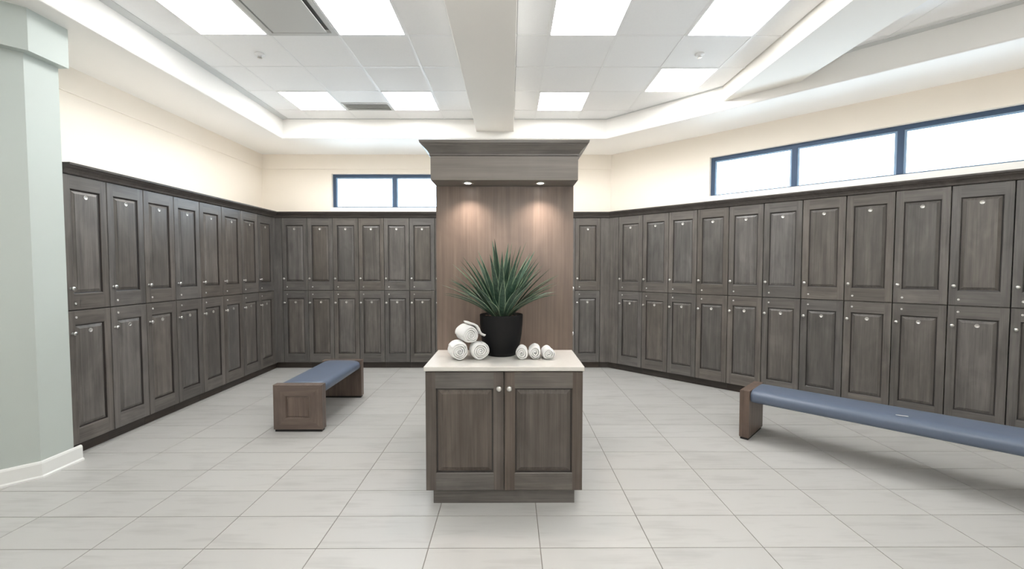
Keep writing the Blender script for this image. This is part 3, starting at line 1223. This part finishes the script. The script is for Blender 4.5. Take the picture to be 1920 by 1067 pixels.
# ------------------------------------------------------------------ rolled towels
def roll_bm(r, L, turns, seed, tall=0.97):
    """rolled towel lying along +y, resting on z=0, its front end at y=0"""
    rg = random.Random(seed)
    bm = BM()
    N = int(turns * 26)
    r0 = 0.10 * r
    pitch = (r - r0) / turns
    ny = 8
    rows_o, rows_i = [], []
    ph = rg.uniform(0, 6)
    sec = []
    for i in range(N + 1):
        th = 2 * PI * turns * i / N
        rad = r0 + pitch * th / (2 * PI)
        wob = 1 + 0.035 * math.sin(3 * th + ph) + 0.02 * math.sin(5.3 * th)
        c, s = math.cos(th + ph), math.sin(th + ph)
        tk = pitch * 0.84
        taper = min(1, (N - i) / 12 + 0.12)
        rad -= pitch * 0.55 * max(0.0, 1 - (N - i) / 14) ** 1.3
        ro, ri = rad * wob, (rad - tk * taper) * wob
        sec.append((ro * c, ro * s * tall, ri * c, ri * s * tall, rad / r, th))
    zlo = min(q[1] for q in sec)
    for (ox, oz, ix, iz, fr, th) in sec:
        d0 = 0.010 * (1 - fr) + 0.004 * math.sin(th * 0.7 + ph)
        d1 = 0.010 * (1 - fr) + 0.004 * math.sin(th * 0.9 + ph)
        co, ci = [], []
        for j in range(ny + 1):
            f = j / ny
            y = -d0 + 0.006 + f * (L - 0.006 + d1)
            e = 1 - 0.10 * (2 * f - 1) ** 6 + 0.012 * math.sin(9 * f + th * 2)
            m = (ox + ix) / 2, (oz + iz) / 2
            edge = 0.62 if j in (0, ny) else 1.0
            co.append(bm.verts.new(((m[0] + (ox - m[0]) * edge) * e, y, (m[1] + (oz - m[1]) * edge) * e - zlo)))
            ci.append(bm.verts.new(((m[0] + (ix - m[0]) * edge) * e, y, (m[1] + (iz - m[1]) * edge) * e - zlo)))
        rows_o.append(co)
        rows_i.append(ci)
    for k_ in range(N):
        for j in range(ny):
            bm.faces.new((rows_o[k_][j], rows_o[k_ + 1][j], rows_o[k_ + 1][j + 1], rows_o[k_][j + 1]))
            bm.faces.new((rows_i[k_][j], rows_i[k_][j + 1], rows_i[k_ + 1][j + 1], rows_i[k_ + 1][j]))
        for j in (0, ny):
            bm.faces.new((rows_o[k_][j], rows_i[k_][j], rows_i[k_ + 1][j], rows_o[k_ + 1][j]))
    for k_ in (0, N):
        for j in range(ny):
            bm.faces.new((rows_o[k_][j], rows_o[k_][j + 1], rows_i[k_][j + 1], rows_i[k_][j]))
    return bm


def towel(label, loc, rotz, r, L, turns, seed, group, flap=False):
    o = obj('rolled_towel', roll_bm(r, L, turns, seed, 1.14 if r < 0.05 else 0.98), M_TOWEL, smooth=True, loc=loc, rotz=rotz)
    tag(o, label, 'towel', group)
    return o


G1 = 'rolled bath towels stacked left of the pot'
towel('large white rolled towel at bottom left of the stack on the countertop', (-0.337, 2.862, 0.9), 0.30, 0.071, 0.17, 4.3, 1, G1)
towel('large white rolled towel at bottom right of the stack, touching the black pot', (-0.196, 2.872, 0.9), 0.30, 0.071, 0.125, 4.3, 2, G1)
top = towel('large white rolled towel lying on top of the stack, loose corner hanging right', (-0.262, 2.885, 1.016), 0.42, 0.068, 0.20, 4.3, 3, G1)
# its loose corner falls over the roll on the right
b = BM()
fl = []
prof = [(0.000, 0.134), (0.024, 0.130), (0.046, 0.117), (0.061, 0.098), (0.071, 0.078), (0.083, 0.060), (0.098, 0.050), (0.113, 0.045)]
npf = len(prof)
for i, (x, z) in enumerate(prof):
    f = i / (npf - 1)
    p_, q_ = prof[max(0, i - 1)], prof[min(npf - 1, i + 1)]
    d = Vector((q_[0] - p_[0], q_[1] - p_[1])).normalized()
    nx, nz = -d.y, d.x
    y0_, y1_ = 0.006 + 0.018 * f * f, 0.165 - 0.085 * f
    outer_, inner_ = [], []
    for j in range(8):
        g = j / 7
        th = 0.013 if 0 < j < 7 else 0.008
        w_ = 0.0025 * math.sin(7 * g + 1.1 * i) * f
        y = y0_ + (y1_ - y0_) * g
        outer_.append(b.verts.new((x + nx * (0.003 + w_), y, z + nz * (0.003 + w_))))
        inner_.append(b.verts.new((x + nx * (0.003 + w_ - th), y, z + nz * (0.003 + w_ - th))))
    fl.append((outer_, inner_))
for (o0, i0), (o1, i1) in zip(fl, fl[1:]):
    for j in range(7):
        b.faces.new((o0[j], o0[j + 1], o1[j + 1], o1[j]))
        b.faces.new((i0[j], i1[j], i1[j + 1], i0[j + 1]))
    for j in (0, 7):
        b.faces.new((o0[j], o1[j], i1[j], i0[j]))
for o0, i0 in (fl[0], fl[-1]):
    for j in range(7):
        b.faces.new((o0[j], i0[j], i0[j + 1], o0[j + 1]))
obj('loose_corner', b, M_TOWEL, top, smooth=True)
G2 = 'small rolled washcloths right of the pot'
towel('small white rolled washcloth at left of the three, beside the black pot', (0.078, 2.893, 0.9), -0.05, 0.0485, 0.105, 3.3, 4, G2)
towel('small white rolled washcloth in the middle of the three', (0.170, 2.896, 0.9), -0.03, 0.049, 0.15, 3.3, 5, G2)
towel('small white rolled washcloth at right of the three, spiral end showing', (0.264, 2.892, 0.9), 0.04, 0.050, 0.15, 3.3, 6, G2)


# ------------------------------------------------------------------ benches (local x across the bench, y along it)
def bench(label, loc, rotz, W, L, seed):
    t = thing('bench', label, 'bench', loc, rotz, 'padded wood-ended benches')
    TH, H = 0.08, 0.44
    for k_ in range(2):
        y = 0 if k_ == 0 else L - TH
        root = None
        # end panel: frame with a sunk square panel on its outer face
        bm = BM()
        s = 0.115
        f = -1 if k_ == 0 else 1
        yo = y if k_ == 0 else y + TH
        yi = y + TH if k_ == 0 else y
        e = 0.004
        z0 = 0.022
        back = ring_rect(bm, 0, W, z0, H, yi)
        side = ring_rect(bm, 0, W, z0, H, yo - f * e)
        fr = ring_rect(bm, e, W - e, z0 + e, H - e, yo)
        op = ring_rect(bm, s, W - s, z0 + s - 0.01, H - s + 0.012, yo)
        i1 = ring_rect(bm, s + 0.006, W - s - 0.006, z0 + s - 0.004, H - s + 0.006, yo - f * 0.011)
        bridge(bm, back, side)
        bridge(bm, side, fr)
        for q, mi in ((0, 1), (1, 0), (2, 1), (3, 0)):
            q2 = (q + 1) % 4
            bm.faces.new((fr[q], fr[q2], op[q2], op[q])).material_index = mi
        bridge(bm, op, i1)
        bm.faces.new(back)
        bm.faces.new(i1)
        ep = obj('end_panel', bm, [M_BENCHW, M_BENCHWX], t)
        b = BM()
        ya, yb_ = sorted((yo - f * 0.0112, yo - f * 0.004))
        a = ring_rect(b, s + 0.012, W - s - 0.012, z0 + s + 0.002, H - s, yo - f * 0.0105)
        c = ring_rect(b, s + 0.020, W - s - 0.020, z0 + s + 0.010, H - s - 0.008, yo - f * 0.004)
        bridge(b, a, c)
        b.faces.new(c)
        obj('inset_panel', b, M_BENCHW, ep)
        b = BM()
        box(b, 0.012, W - 0.012, y + 0.008, y + TH - 0.008, 0, z0)
        obj('foot', b, M_RUBBER, ep)
    # cushion: rounded section run between the ends
    bm = BM()
    sec = []
    zc_, hh, hwid = 0.386, 0.060, W / 2 - 0.006
    for i in range(40):
        a = 2 * PI * i / 40
        n_ = 2 / 4.6
        cx = math.copysign(abs(math.cos(a)) ** n_, math.cos(a)) * hwid
        cz = math.copysign(abs(math.sin(a)) ** (2 / 2.6), math.sin(a)) * hh
        sec.append((W / 2 + cx, zc_ + cz))
    ys = [TH + 0.002, TH + 0.006, TH + 0.02] + [TH + 0.02 + (L - 2 * TH - 0.04) * i / 8 for i in range(1, 8)] + [L - TH - 0.02, L - TH - 0.006, L - TH - 0.002]
    rws = []
    for i, y in enumerate(ys):
        sc_ = 0.93 if i in (0, len(ys) - 1) else (0.975 if i in (1, len(ys) - 2) else 1)
        rws.append([bm.verts.new((W / 2 + (x - W / 2) * sc_, y, zc_ + (z - zc_) * sc_)) for x, z in sec])
    for a, c in zip(rws, rws[1:]):
        for j in range(40):
            bm.faces.new((a[j], a[(j + 1) % 40], c[(j + 1) % 40], c[j]))
    bm.faces.new(rws[0])
    bm.faces.new(rws[-1][::-1])
    obj('cushion', bm, M_VINYL, t, smooth=True)
    b = BM()
    box(b, 0.15, W - 0.15, TH + 0.001, L - TH - 0.001, 0.316, 0.334)
    obj('seat_board', b, M_RUBBER, t)
    return t


bench('short wood-ended bench with dark blue cushion standing left of the island', (-2.197, 3.95, 0), 0, 0.455, 1.13, 1)
bench('long wood-ended bench with slate blue cushion before the right lockers', (2.043 + 0.42 * R2, 3.783 + 0.42 * R2, 0), -3 * PI / 4, 0.42, 2.3, 2)
b = BM()
box(b, -0.035, 0.035, -0.006, 0.006, 0.0, 0.0012)  # thin flat white strip on the cushion
o = obj('white_strip', b, M_STRIP, loc=(2.86, 3.09, 0.4462), rotz=-0.5)
tag(o, 'small white strip lying on the long blue bench cushion', 'paper')
